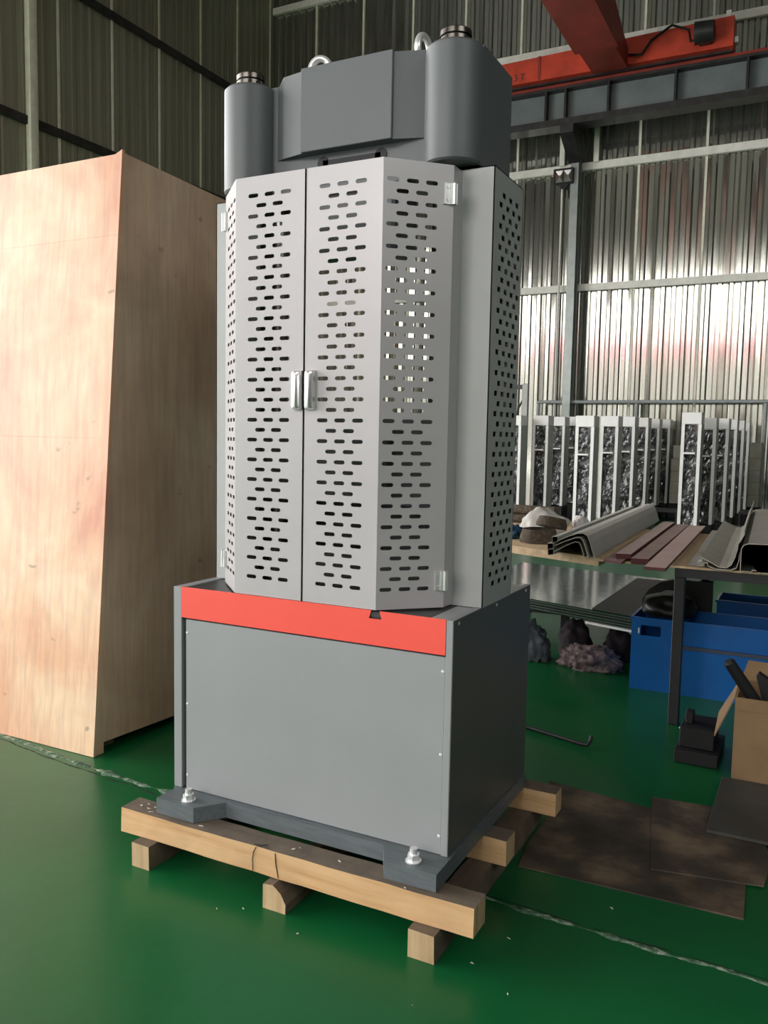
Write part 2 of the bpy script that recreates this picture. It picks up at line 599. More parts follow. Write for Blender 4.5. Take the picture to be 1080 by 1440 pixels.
w0, w1, wz0, wz1 = RIGHT_FILL_OPENING
wall_right = boxes('wall_right', [(XR, XR + .2, YF, w0, 0, ZC), (XR, XR + .2, w1, YB + .2, 0, ZC), (XR, XR + .2, w0, w1, 0, wz0), (XR, XR + .2, w0, w1, wz1, ZC)], mat('dark_shed_wall', (.06, .06, .055), .7), kind='structure')
ceiling = box('ceiling', XL - .2, XR + .2, YF - .2, YB + .2, ZC, ZC + .15, m_ceil, kind='structure')
# street wall behind the photographer, with the open sliding-door bay
(o1a, o1b, o1h), (o2a, o2b, o2h) = OPENINGS
wall_front = boxes('wall_front', [(XL - .2, o1a, YF - .2, YF, 0, ZC), (o1b, o2a, YF - .2, YF, 0, ZC), (o2b, XR + .2, YF - .2, YF, 0, ZC),
                                  (o1a, o1b, YF - .2, YF, o1h, ZC), (o2a, o2b, YF - .2, YF, o2h, ZC)], m_cladl, kind='structure')
# yard and the pale building across it with a red fascia (they are what the back cladding mirrors)
box('ground', -45, 35, -70, YF - .0, -.22, -.02, mat('pale_concrete_yard', (.34, .33, .31), .85), kind='structure')
box('wall_across_yard', -40, 25, -43, -42, 0, 9.4, mat('pale_render', (.26, .26, .25), .8), kind='structure')
box('trim_1', -24, 2, -42.0, -41.8, 9.4, 10.9, mat('red_fascia', (.80, .12, .20), .6), kind='structure')

# ================================================================== the testing machine
mc = thing('testing_machine', 'tall gray hydraulic testing machine with perforated double doors and red band, on timber skids', 'machine', (.52, .35, .17))
ML = Vector((.52, .35, .17))
def P(o):          # parts were drawn in world metres; keep them there under the machine root
    o.location = o.location - ML
    return o

# -- bed with two bolted feet
bedpoly = [(.0, .728), (.0, .0), (.015, -.0), (.015, -.107), (.175, -.107), (.243, -.02), (.838, -.02), (.885, -.107), (1.052, -.107), (1.045, .728)]
bed = P(prism('bed_plate', [(a, b, .1705) for a, b in bedpoly], (0, 0, 0), (0, 0, .0525), m_bed, mc))
for bx, by in ((.122, -.068), (.961, -.066)):
    b = P(cyl('anchor_bolt', (bx, by, .223), (bx, by, .263), .0115, m_zinc, mc, 16))
    cyl('washer', (bx, by, .2232), (bx, by, .227), .024, m_zinc, b, 20)
    bm = bmesh.new(); bm_cyl(bm, (bx, by, .227), (bx, by, .246), .0190, None, 6)
    link('nut', finish(bm, 'nut'), m_zinc, b)

# -- base cabinet
Z0, Z1 = .2235, .933
m_side_shade = mat('side_shade_gray', (.095, .102, .10), .42, var=.05)  # panel gray darkened: side shade put into the colour of an added skin
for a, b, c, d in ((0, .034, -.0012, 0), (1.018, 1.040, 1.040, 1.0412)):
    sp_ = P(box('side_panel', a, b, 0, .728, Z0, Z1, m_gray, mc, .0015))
    box('side_sheet', c, d, .002, .727, Z0 + .001, Z1 - .001, m_side_shade, sp_, label='side panel skin with shade put into its gray')
P(box('back_panel', .034, 1.018, .712, .726, Z0, .92, m_gray, mc))
P(box('front_gap_lining', .034, 1.018, .03, .04, Z0, .83, m_black, mc))
fp = P(box('front_panel', .050, 1.0165, .004, .018, .2245, .8225, m_gray, mc, .001))
bm = bmesh.new()
out = [(.0345, .829), (1.0175, .829), (1.0175, .935), (.800, .935), (.808, .910), (.764, .910), (.772, .935), (.0345, .935)]
bm_plate(bm, out, [], (0, -.001, 0), (1, 0, 0), (0, 0, 1), .004)
P(link('red_band', finish(bm, 'red_band'), m_red, mc, label='bright red band along the top of the base'))
P(box('pointer_slot', .755, .818, .006, .012, .90, .931, m_black, mc))
P(box('top_plate', .034, .955, .004, .712, .915, .929, m_top, mc))
P(box('top_strip', .957, 1.018, .004, .712, .915, .9285, m_jamb, mc))
for sx, sz in ((.056, .776), (.056, .526), (.056, .272), (1.0095, .779), (1.0095, .529), (1.0105, .28)):
    bm = bmesh.new(); bm_revolve(bm, [(.001, -.004), (.0055, -.003), (.0055, 0), (.0035, .0022), (.001, .0026)], (0, 0, 0), 12)
    s = link('screw', finish(bm, 'screw', True), m_zinc, fp); s.location = (sx, .004, sz); s.rotation_euler = (math.radians(90), 0, 0)
for sy in (.041, .365, .672):
    bm = bmesh.new(); bm_revolve(bm, [(.001, -.004), (.006, -.003), (.006, 0), (.0035, .0024), (.001, .0028)], (0, 0, 0), 12)
    s = P(link('screw', finish(bm, 'screw', True), m_zinc, mc)); s.rotation_euler = (0, math.radians(90), 0)
    s.location = Vector((1.0412, sy, .919)) - ML

# -- upper housing: jambs with punched side sheets
ZB, ZT = .931, 2.272
ROW0, DZ, NR = 2.204, .03176, 39
def jamb(side):
    bm = bmesh.new()
    if side > 0:
        bm_box(bm, .905, 1.0415, .2297, .2325, ZB, ZT)            # front face
        bm_box(bm, .902, .905, .2297, .30, ZB, ZT)
        holes = []
        for r in range(NR):
            v = ROW0 - r * DZ
            for u in ((.321 - .2297, .382 - .2297, .442 - .2297) if r % 2 == 0 else (.295 - .2297, .356 - .2297, .413 - .2297, .470 - .2297)):
                holes.append([(u - .0155, v - .0065), (u - .013, v - .008), (u + .013, v - .008), (u + .0155, v - .0065), (u + .0155, v + .0065), (u + .013, v + .008), (u - .013, v + .008), (u - .0155, v + .0065)])
        bm_plate(bm, [(0, ZB), (.272, ZB), (.272, ZT), (0, ZT)], holes, (1.0415, .2297, 0), (0, 1, 0), (0, 0, 1), .003)
        bm_box(bm, .97, 1.0415, .4985, .5015, ZB, ZT)
        bm_box(bm, .905, 1.0415, .2297, .5015, ZT - .003, ZT)
    else:
        bm_box(bm, 0, .137, .2297, .2325, ZB, ZT)
        bm_box(bm, .137, .14, .2297, .30, ZB, ZT)
        bm_box(bm, 0, .003, .2297, .5015, ZB, ZT)
        bm_box(bm, 0, .12, .4985, .5015, ZB, ZT)
        bm_box(bm, 0, .137, .2297, .5015, ZT - .003, ZT)
    jo = P(link('jamb', finish(bm, 'jamb'), m_jamb, mc))
    if side > 0:
        box('slot_shade_backing', .985, .990, .24, .495, ZB, ZT - .004, m_black, jo)  # added black sheet, stands in for the shade seen through the slots
    return jo
jr = jamb(1); jl = jamb(-1)
jr['label'] = 'right jamb with a punched side sheet'

# -- doors
def door(side):
    bm = bmesh.new()
    zb, zt = .936, 2.2625
    if side < 0:
        x0, x1 = .2577, .5185
        us = [.325, .387, .4475]
        w0, w1 = (.2577, .0031), (.099, .156)
    else:
        x0, x1 = .5215, .7846
        us = [.588, .650, .712]
        w0, w1 = (.7846, .0031), (.941, .156)
    holes = []
    for r in range(NR):
        v = ROW0 - r * DZ
        for u in (us if r % 2 == 0 else [(us[0] + us[1]) / 2, (us[1] + us[2]) / 2]):
            holes.append(slot_pts(u - x0, v))
    bm_plate(bm, [(0, zb), (x1 - x0, zb), (x1 - x0, zt), (0, zt)], holes, (x0, .0031, 0), (1, 0, 0), (0, 0, 1), .0022)
    d = Vector((w1[0] - w0[0], w1[1] - w0[1], 0)); L = d.length
    holes = []
    for r in range(NR):
        v = ROW0 - r * DZ
        for u in ((.030, .091, .150) if r % 2 == 0 else (.060, .120)):
            uu = u if side > 0 else L - u
            holes.append(slot_pts(uu, v))
    org = (w0[0], w0[1], 0) if side > 0 else (w1[0], w1[1], 0)
    eu = d if side > 0 else -d
    bm_plate(bm, [(0, zb), (L, zb), (L, zt), (0, zt)], holes, org, eu, (0, 0, 1), .0022)
    # folded return on the hinge side and on the meeting edge
    n = Vector((w1[0], w1[1], 0))
    bm_prism(bm, [(n.x, n.y, zb), (n.x, n.y, zt), (n.x - side * .002, n.y + .001, zt), (n.x - side * .002, n.y + .001, zb)], (0, 0, 0), (0, .07, 0))
    xe = x1 if side < 0 else x0
    bm_box(bm, min(xe, xe + side * .002), max(xe, xe + side * .002), .0031, .022, zb, zt)
    dr = P(link('door', finish(bm, 'door'), m_door, mc))
    # pull handle: a deep C-section bar
    hx0, hx1 = (.4855, .5165) if side < 0 else (.5335, .5645)
    zc = 1.597
    bm = bmesh.new()
    pr = [(-.022, 0), (-.022, .012), (-.016, .026), (-.006, .031), (.010, .031), (.019, .024), (.022, .010), (.022, 0)]
    hw = (hx1 - hx0) / 2; hcx = (hx0 + hx1) / 2
    rings = []
    for t, s in ((-.060, .45), (-.056, .85), (-.048, 1.0), (.048, 1.0), (.056, .85), (.060, .45)):
        rings.append([bm.verts.new((hcx + a / .022 * hw, .0028 - b * s, zc + t)) for a, b in pr])
    for a, b in zip(rings, rings[1:]):
        for k in range(len(pr)):
            j = (k + 1) % len(pr)
            bm.faces.new((a[k], a[j], b[j], b[k]))
    bm.faces.new(rings[0]); bm.faces.new(list(reversed(rings[-1])))
    link('handle', finish(bm, 'handle', True), m_alu, dr, label='satin aluminium pull handle')
    # hinges on the wing end
    eu = (d if side > 0 else d).normalized()
    nrm = Vector((eu.y, -eu.x, 0)) if side > 0 else Vector((-eu.y, eu.x, 0))
    for hz in (2.178, 1.02):
        bm = bmesh.new()
        c = Vector((w0[0], w0[1], hz))
        def pt(u, q, z): return c + eu * u + nrm * q + Vector((0, 0, z))
        for (u0, u1, q0, q1) in ((.1875, .2075, .0003, .004), (.1875, .1925, .004, .008), (.2065, .228, .0003, .009)):
            vs = [bm.verts.new(pt(u, q, z)) for z in (-.030, .030) for q in (q0, q1) for u in (u0, u1)]
            for f in ((0, 2, 3, 1), (4, 5, 7, 6), (0, 1, 5, 4), (1, 3, 7, 5), (3, 2, 6, 7), (2, 0, 4, 6)):
                bm.faces.new([vs[i] for i in f])
        bm_cyl(bm, pt(.2185, .010, -.030), pt(.2185, .010, .030), .0048, None, 12)
        for z in (-.018, .018):
            bm_cyl(bm, pt(.2, .004, z), pt(.2, .0062, z), .0048, .0035, 10)
        link('hinge', finish(bm, 'hinge'), m_zinc, dr, label='bright zinc hinge')
door(-1); door(1)

# -- inside the doors: columns, lead screws, crossheads, rear sheet
for cx in (.17, .87):
    P(cyl('column', (cx, .385, .925), (cx, .385, 2.3), .034, m_column, mc, 24))
    P(cyl('lead_screw', (cx + (.09 if cx < .5 else -.09), .42, .925), (cx + (.09 if cx < .5 else -.09), .42, 2.3), .024, m_flange, mc, 20))
P(boxes('lower_crosshead', [(.125, .915, .30, .49, 1.22, 1.535), (.36, .68, .25, .30, 1.25, 1.50)], m_graydark, mc, .01))
P(box('rear_sheet', .12, .97, .494, .4985, .931, 1.50, m_graydark, mc))
P(box('table_block', .20, .84, .27, .47, .929, 1.06, m_graydark, mc, .01))
P(box('upper_grip', .36, .68, .28, .46, 2.06, 2.28, m_graydark, mc, .01))

# -- head: main block, two round corner posts, cover with a front plate
hz0, hz1 = 2.284, 2.632
bm = bmesh.new()
n = 40
plan = [(.05, .50), (.14, .252), (.90, .252), (.99, .252), (.99, .505), (.05, .505)]
bm_prism(bm, [(.05, .245, hz0), (.05, .505, hz0), (.99, .505, hz0), (.99, .245, hz0)], (0, 0, 0), (0, 0, hz1 - hz0))
head = P(link('head_block', finish(bm, 'head_block'), m_graydark, mc))
for cx in (.14, .90):
    bm = bmesh.new(); bm_revolve(bm, [(.084, 0), (.090, .006), (.090, hz1 - hz0 - .008), (.083, hz1 - hz0)], (cx, .24, hz0 - .0), 48)
    post = P(link('corner_post', finish(bm, 'corner_post', True), m_graydark, mc))
    nz = hz1
    bm = bmesh.new()
    bm_revolve(bm, [(.047, 0), (.049, .002), (.049, .026), (.044, .0275), (.044, .031), (.049, .0325), (.049, .047), (.045, .051), (.020, .051), (.018, .044)], (cx, .24, nz), 40)
    for a in range(4):
        t = math.radians(a * 90 + 28)
        d = Vector((math.cos(t), -math.sin(t), 0))
        bm_cyl(bm, Vector((cx, .24, nz + .016)) + d * .0475, Vector((cx, .24, nz + .016)) + d * .0496, .006, None, 12)
    me = finish(bm, 'ring_nut', True)
    me.materials.append(m_nut); me.materials.append(m_black)
    for p in me.polygons:
        if abs(Vector((p.center.x - cx, p.center.y - .24, 0)).length - .0496) < .0004 and abs(p.normal.z) < .1 and p.area < 2e-4 and len(p.vertices) > 6:
            p.material_index = 1
        if .030 < p.center.z - nz - 0 < .0312 or .0272 < p.center.z - nz < .031:
            p.material_index = 1
    P(link('ring_nut', me, None, mc, label='dark steel ring nut with a groove and pin holes'))
# cover: polygonal plan, top outer corners cut
bm = bmesh.new()
cz0, cz1 = 2.388, 2.650
pl_ = [(.222, .30), (.224, .256), (.282, .230), (.372, .210), (.706, .210), (.812, .244), (.812, .30), (.812, .46), (.222, .46)]
cut = [cz1 - .05, cz1 - .045, cz1 + .002, cz1, cz1, cz1, cz1 - .05, cz1 - .05, cz1 - .05]
lo = [bm.verts.new((a, b, cz0)) for a, b in pl_]
hi = [bm.verts.new((a, b, c)) for (a, b), c in zip(pl_, cut)]
for i in range(len(lo)):
    j = (i + 1) % len(lo)
    bm.faces.new((lo[i], lo[j], hi[j], hi[i]))
f = bm.faces.new(hi); bm.faces.new(list(reversed(lo)))
bmesh.ops.triangulate(bm, faces=[f])
cover = P(link('head_cover', finish(bm, 'head_cover'), m_graydark, mc))
box('front_plate', .3700, .706, .199, .2115, cz0 - .001, cz1 + .004, m_graydark, cover, .002)
bm = bmesh.new()
bm_box(bm, .432, .648, .2415, .2475, 2.29, 2.366)
for ax in (.432, .648):
    bm_cyl(bm, (ax, .2415, 2.358), (ax, .2475, 2.358), .021, None, 20)
P(link('head_slot', finish(bm, 'head_slot'), m_black, mc, label='dark slot with round ends'))
P(box('upper_shroud', .24, .80, .243, .2465, 2.27, 2.30, m_graydark, mc))
# lifting eyes
for ex, rz in ((.352, 20), (.742, 80)):
    bm = bmesh.new()
    bm_tube(bm, [(ex + .034 * math.cos(t) * math.cos(math.radians(rz)), .35 + .034 * math.cos(t) * math.sin(math.radians(rz)), (2.708 if ex < .5 else 2.706) + .039 * math.sin(t)) for t in [2 * math.pi * k / 28 for k in range(28)]], .0115, 12, True)
    bm_revolve(bm, [(.012, .0), (.024, .0), (.024, .025), (.016, .032), (.011, .046)], (ex, .35, 2.645), 20)
    P(link('lifting_eye', finish(bm, 'lifting_eye', True), m_zinc, mc, label='bright zinc lifting eye'))
P(cyl('pedestal', (.352, .35, 2.6), (.352, .35, 2.648), .02, m_zinc, mc, 16))

# ================================================================== timber skids
sk = thing('timber_skid', 'pale sawn timber skid of stacked beams under the gray machine', 'pallet', (.52, .35, 0))
SK = Vector((.52, .35, 0))
def timber(name, x0, x1, y0, y1, z0, z1, along, seed, wane=None):
    rnd = random.Random(seed)
    bm = bmesh.new()
    N = 14
    rows = []
    for i in range(N + 1):
        t = i / N
        j = lambda: rnd.uniform(-.0022, .0022)
        if along == 'x':
            xx = x0 + (x1 - x0) * t
            sec = [(xx, y0 + j(), z0), (xx, y0 + j(), z1 - abs(j())), (xx, y1 + j(), z1 - abs(j())), (xx, y1 + j(), z0)]
        else:
            yy = y0 + (y1 - y0) * t
            if wane:
                sec = [(x0 + j(), yy, z0), (x0 + j(), yy, z1 - .006), (x0 + (x1 - x0) * .45, yy, z1 - abs(j())), (x0 + (x1 - x0) * .8, yy, z1 - .022), (x1 + j(), yy, z0 + .03), (x1 + j(), yy, z0)]
            else:
                sec = [(x0 + j(), yy, z0), (x0 + j(), yy, z1 - abs(j())), (x1 + j(), yy, z1 - abs(j())), (x1 + j(), yy, z0)]
        rows.append([bm.verts.new(p) for p in sec])
    for a, b in zip(rows, rows[1:]):
        n = len(a)
        for k in range(n):
            bm.faces.new((a[k], b[k], b[(k + 1) % n], a[(k + 1) % n]))
    bm.faces.new(rows[0]); bm.faces.new(list(reversed(rows[-1])))
    bmesh.ops.recalc_face_normals(bm, faces=bm.faces)
    me = bpy.data.meshes.new(name)
    bm.to_mesh(me); bm.free()
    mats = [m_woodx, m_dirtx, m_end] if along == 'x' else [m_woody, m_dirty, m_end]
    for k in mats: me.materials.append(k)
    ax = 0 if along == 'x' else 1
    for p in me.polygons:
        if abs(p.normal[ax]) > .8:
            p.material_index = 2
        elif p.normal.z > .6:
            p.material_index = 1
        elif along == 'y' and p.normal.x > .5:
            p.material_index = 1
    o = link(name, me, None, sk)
    o.location = -SK
    return o
fb = timber('cross_beam', -.122, 1.177, -.131, -.040, .084, .170, 'x', 1)
timber('cross_beam', -.06, 1.126, .288, .376, .084, .170, 'x', 2)
timber('cross_beam', -.06, 1.166, .722, .80, .084, .170, 'x', 3)
timber('bearer', -.034, .040, -.171, .86, 0, .083, 'y', 4)
timber('bearer', .497, .580, -.166, .86, 0, .083, 'y', 5, True)
timber('bearer', .996, 1.078, -.171, .86, 0, .083, 'y', 6)
# dark knot with splits on the front beam
bm = bmesh.new()
for pts in ([(.448, -.1335, .168), (.438, -.1335, .150), (.434, -.1335, .125), (.436, -.1335, .088)], [(.52, -.1335, .165), (.523, -.1335, .13), (.532, -.1335, .088)],
            [(.435, -.125, .1712), (.462, -.118, .1712), (.476, -.108, .1712)], [(.45, -.13, .1712), (.47, -.125, .1712), (.49, -.127, .1712)]):
    bm_tube(bm, pts, .0014, 5)
kn = link('knot_split', finish(bm, 'knot_split'), m_black, sk, label='dark knot and splits in the front beam'); kn.location = -SK
m_chipwood = mat('pale_chip_wood', (.68, .60, .48), .8)
# wood chips lying on the beam and floor
CHIPS = [
    (-.07, -.09, .1702, 'leftmost of the tiny wood chips on the end of the front skid beam'),
    (-.05, -.072, .1702, 'second tiny wood chip from the left end of the front skid beam'),
    (-.03, -.098, .1702, 'third tiny wood chip from the left end of the front skid beam'),
    (-.014, -.08, .1702, 'fourth tiny wood chip from the beam end, close to the left bolted foot'),
    (-.006, -.112, .1702, 'tiny wood chip at the front edge just left of the left bolted foot'),
    (.21, -.112, .1702, 'tiny wood chip on the skid beam just right of the left bolted foot'),
    (.56, -.09, .1702, 'tiny wood chip on the skid beam right of the dark knot, nearer one'),
    (.578, -.072, .1702, 'tiny wood chip on the skid beam right of the dark knot, farther one'),
    (.72, -.085, .1702, 'tiny wood chip on the skid beam between knot and right bolted foot'),
    (.96, -.121, .1702, 'tiny wood chip on the skid beam in front of the right bolted foot'),
    (.38, -.24, .0002, 'tiny pale chip on the green floor, left of the pair before the middle bearer'),
    (.45, -.20, .0002, 'tiny pale chip on the green floor just left of the middle bearer'),
    (.67, -.23, .0002, 'tiny pale chip on the green floor right of the middle bearer'),
    (1.17, -.11, .0002, 'tiny pale chip on the green floor beside the right end of the front beam'),
    (1.22, .05, .0002, 'tiny pale chip on the green floor behind the right beam end'),
    (1.45, .36, .0002, 'tiny pale chip on the green floor at the front edge of the cardboard'),
    (1.10, -.35, .0002, 'tiny pale chip on the green floor in front of the right bearer'),
    (1.30, -.19, .0002, 'tiny pale chip on the green floor right of the right bearer')]
for i, (a, b, c, lab) in enumerate(CHIPS):
    rnd = random.Random(i)
    sz = .009 if c > .1 else .007
    bm = bmesh.new()
    vs = [bm.verts.new((rnd.uniform(-1, 1) * sz, rnd.uniform(-.6, .6) * sz, rnd.uniform(.1, .35) * sz)) for k in range(4)]
    for v in vs:
        bm.verts.new((v.co.x * 1.1, v.co.y * 1.1, 0))
    bmesh.ops.convex_hull(bm, input=bm.verts)
    o = link('wood_chip', finish(bm, 'wood_chip'), m_chipwood, None, label=lab, cat='chip', group='wood chips on the skid beam' if c > .1 else 'chips on the green floor')
    o.location = (a, b, c)

# ================================================================== plywood crate on the left
cr = thing('plywood_crate', 'tall plywood crate with a leaning pinkish front, left of the gray machine', 'crate', (-1.7, .9, 0))
CR = Vector((-1.7, .9, 0))
def C_(o):
    o.location = o.location - CR
    return o
FS, SSEAM = (1.43, 2.33), 1.18
def lean(z): return .452 + (.658 - .452) * z / 2.698
fpan = None
for z0, z1, xr0, xr1 in ((.002, FS[0], -.866, -.8655), (FS[0] + .0006, FS[1], -.8655, -.865), (FS[1] + .0006, 2.688, -.865, -.8645)):
    top = z1 > 2.6
    poly = [(-2.55, lean(z0), z0), (xr0, lean(z0), z0)]
    poly += [(xr1, lean(2.705), 2.705), (-.905, lean(2.688), 2.688)] if top else [(xr1, lean(z1), z1)]
    poly += [(-2.55, lean(z1), z1)]
    C_(prism('front_sheet', poly, (0, 0, 0), (0, .016, 0), m_ply, cr, label='pinkish plywood front sheet leaning back'))
sp = [(lean(.05) + .0165, .055), (1.72, .018), (1.72, 2.66), (1.3, 2.672), (lean(2.69) + .0165, 2.692)]
for poly in ([(lean(.05) + .0165, .055), (1.72, .018), (1.72, SSEAM), (lean(SSEAM) + .0165, SSEAM)], [(lean(SSEAM) + .0165, SSEAM + .0006), (1.72, SSEAM + .0006), (1.72, 2.66), (1.3, 2.672), (lean(2.69) + .0165, 2.692)]):
    C_(prism('side_sheet', [(-.880, a, b) for a, b in poly], (0, 0, 0), (.0145, 0, 0), m_plyside, cr))
C_(prism('side_panel', [(-2.545, a, b) for a, b in sp], (0, 0, 0), (.0145, 0, 0), m_plyside, cr))
C_(box('back_panel', -2.53, -.88, 1.70, 1.718, .03, 2.65, m_plyside, cr))
C_(prism('top_panel', [(-2.53, .69, 2.655), (-2.53, 1.70, 2.64), (-2.53, 1.70, 2.655), (-2.53, .69, 2.67)], (0, 0, 0), (1.648, 0, 0), m_plyside, cr))
C_(box('corner_block', -.905, -.866, .4735, .515, .002, .056, m_ply, cr, .002))
for yy in (.60, 1.1, 1.6):
    C_(box('skid_runner', -2.5, -.93, yy - .04, yy + .04, .002, .06, m_dirty, cr))

# ================================================================== cardboard on the floor, small tool
bm = bmesh.new()
def sheet(name, pts, z, t, m, label, cat, lift=()):
    bm = bmesh.new()
    bm_prism(bm, [(a, b, z) for a, b in pts], (0, 0, 0), (0, 0, t))
    return link(name, finish(bm, name), m, label=label, cat=cat)
sheet('cardboard_sheet', [(1.114, .463), (1.47, .478), (1.824, .492), (1.815, .69), (1.79, 1.06), (1.5, 1.15), (1.0, 1.22), (1.092, .92), (1.092, .62)], .0005, .005, m_carddirty, 'oil-stained brown cardboard sheet on the green floor right of the skid', 'cardboard')
sheet('cardboard_sheet', [(1.52, .655), (1.868, .722), (1.874, .80), (1.868, .985), (1.79, 1.30), (1.42, 1.26)], .0062, .005, m_carddirty, 'smaller dirty cardboard sheet with torn right edge lying over the larger one', 'cardboard')
tube('bent_rod', [(.66, 1.825, .012), (.80, 1.782, .012), (1.015, 1.712, .012), (1.045, 1.705, .014), (1.056, 1.72, .03), (1.058, 1.735, .05)], .009, m_darktable, label='thin dark bent steel rod lying on the floor behind the machine', cat='rod')

# ================================================================== workbench with plastic profiles
tb = thing('steel_workbench', 'dark steel framed workbench with plywood top holding profiles and boards', 'workbench', (1.9, 3.0, 0))
TB = Vector((1.9, 3.0, 0))
def T_(o):
    o.location = o.location - TB
    return o
H = .834
T_(box('tabletop', .94, 2.75, 2.245, 3.95, H - .011, H, m_plyedge, tb))
for lx in (1.328, 2.65):
    for ly in (2.258, 3.42):
        T_(box('leg', lx, lx + .052, ly, ly + .05, 0, H - .0605, m_darktable, tb, .003))
T_(box('front_rail', 1.328, 2.702, 2.256, 2.31, H - .060, H - .0115, m_darktable, tb))
T_(box('back_rail', 1.328, 2.702, 3.418, 3.47, H - .060, H - .0115, m_darktable, tb))
T_(box('side_rail', 1.330, 1.378, 2.311, 3.417, H - .060, H - .0115, m_darktable, tb))
T_(box('lower_rail', 1.381, 2.649, 3.425, 3.465, .60, .66, m_darktable, tb))

# second, plywood-topped trestle table to the left
t2 = thing('plywood_table', 'low plywood-topped table behind the machine, hats and cloth on it', 'table', (.1, 3.3, 0))
T2 = Vector((.1, 3.3, 0))
def U_(o):
    o.location = o.location - T2
    return o
U_(prism('tabletop', [(-.75, 3.02, H - .045), (.352, 2.54, H - .045), (.93, 2.30, H - .045), (.93, 4.0, H - .045), (-.75, 4.5, H - .045)], (0, 0, 0), (0, 0, .045), m_plyedge, t2))
for lx, ly in ((-.6, 3.1), (-.17, 2.95), (-.6, 4.2), (-.44, 4.25)):
    U_(box('leg', lx, lx + .05, ly, ly + .05, 0, H - .046, m_darktable, t2))

# gray plastic channel profiles, long along y
def profile(name, sec, t, y0, y1, shear, m, label, dz=0.0, closed=False, tag_group=None):
    line = sec if closed else thick_line(sec, t)
    a = [(p[0], y0, p[1] + dz) for p in line]
    bm = bmesh.new()
    A = [bm.verts.new(p) for p in a]
    B = [bm.verts.new((p[0] + shear * (y1 - y0), y1, p[2])) for p in a]
    n = len(a)
    fa = bm.faces.new(A); fb = bm.faces.new(list(reversed(B)))
    for i in range(n):
        j = (i + 1) % n
        bm.faces.new((A[j], A[i], B[i], B[j]))
    bmesh.ops.triangulate(bm, faces=[fa, fb])
    bmesh.ops.recalc_face_normals(bm, faces=bm.faces)
    me = bpy.data.meshes.new(name); bm.to_mesh(me); bm.free()
    me.materials.append(m); me.materials.append(m_pastedge)
    for p in me.polygons:
        if abs(p.normal.y) > .9: p.material_index = 1
    return link(name, me, None, label=label, cat='profile', group=tag_group)

def tube_profile(name, sec, sq, t, y0, y1, shear, m, label):
    o = profile(name, sec, t, y0, y1, shear, m, label)
    # the small square tube moulded along the free edge
    (x0, z0) = sq; s = .030
    hollow = [(x0, z0), (x0 + s, z0 + .004), (x0 + s, z0 + s + .002), (x0 - .002, z0 + s - .002), (x0, z0 + .002)]
    line = thick_line(hollow, .004)
    e = profile('edge_tube', hollow, .004, y0, y1, shear, m, None)
    e.parent = o
    for k in ('category', 'label'):
        if k in e: del e[k]
    return o
G1 = [(.722, .920), (.781, .9485), (.83, .966), (.858, .968), (.880, .955), (.896, .922), (.909, .880), (.923, .8385)]
G2 = [(.712, .894), (.770, .923), (.822, .944), (.848, .945), (.864, .928), (.878, .890), (.895, .8385)]
G3 = [(.703, .858), (.765, .896), (.812, .918), (.834, .918), (.846, .900), (.858, .865), (.866, .8385)]
tube_profile('plastic_profile', G1, (.690, .909), .0055, 2.235, 4.72, -.030, m_plast, 'top gray plastic channel profile of the nested stack on the plywood table')
tube_profile('plastic_profile', G2, (.672, .8735), .0055, 2.215, 4.66, -.030, m_plast, 'middle gray plastic channel profile nested under the top one')
tube_profile('plastic_profile', G3, (.668, .8375), .0055, 2.24, 4.60, -.030, m_plast, 'lowest gray plastic channel profile nested in the stack')

# mauve boards
def board(pts, z, t, m, label):
    bm = bmesh.new()
    bm_prism(bm, [(a, b, z) for a, b in pts], (0, 0, 0), (0, 0, t))
    bmesh.ops.recalc_face_normals(bm, faces=bm.faces)
    me = bpy.data.meshes.new('mauve_board'); bm.to_mesh(me); bm.free()
    me.materials.append(m); me.materials.append(m_maroon)
    for p in me.polygons:
        if p.normal.z < .8: p.material_index = 1
    return link('mauve_board', me, None, label=label, cat='board', group='mauve boards on the workbench')
board([(.985, 2.16), (1.088, 2.11), (1.02, 4.0), (.935, 4.05)], H + .0015, .012, m_mauved, 'lowest mauve board, mostly hidden under the one next to the channels')
board([(1.123, 2.17), (1.206, 2.19), (1.135, 4.25), (1.045, 4.23)], H + .0005, .0295, m_mauved, 'brownish mauve board in the middle of three on the workbench')
board([(1.032, 2.234), (1.107, 2.253), (1.030, 4.269), (.950, 4.273)], H + .0145, .0255, m_mauve, 'mauve board nearest the gray plastic channels')
board([(1.253, 1.80), (1.350, 1.80), (1.270, 4.06), (1.165, 4.02)], H + .031, .015, m_mauve, 'pinkish mauve board jutting farthest over the front edge of the workbench')

# olive profiles on the right
R1 = [(1.440, .850), (1.470, .852), (1.473, .866), (1.488, .866), (1.491, .851), (1.53, .8385), (1.595, .8385), (1.622, .852), (1.631, .89), (1.631, .955), (1.624, .970), (1.636, .992), (1.650, 1.02), (1.648, 1.042)]
prism('olive_sheet', [(1.385, 2.275, H + .0005), (1.433, 2.275, H + .0005), (1.40, 4.2, H + .0005), (1.30, 4.2, H + .0005)], (0, 0, 0), (0, 0, .004), m_plast2, label='flat olive-gray sheet lying on the workbench beside the boards', cat='sheet')
R2 = [(1.452, .892), (1.50, .868), (1.54, .848), (1.575, .8475), (1.596, .864), (1.612, .905), (1.622, .950)]
R3 = [(1.640, .8385), (1.639, .945), (1.648, .966), (1.668, .975), (1.95, .985), (1.96, .97), (1.96, .8385), (1.72, .8385), (1.715, .848), (1.695, .848), (1.69, .8385), (1.645, .8385)]
profile('plastic_profile', R1, .004, 2.20, 4.55, -.045, m_plast2, 'olive-gray trough profile with tall web at the right end of the workbench')
profile('plastic_profile', R2, .004, 2.22, 4.45, -.045, m_plast2, 'curved olive-gray sheet profile lying inside the trough profile')
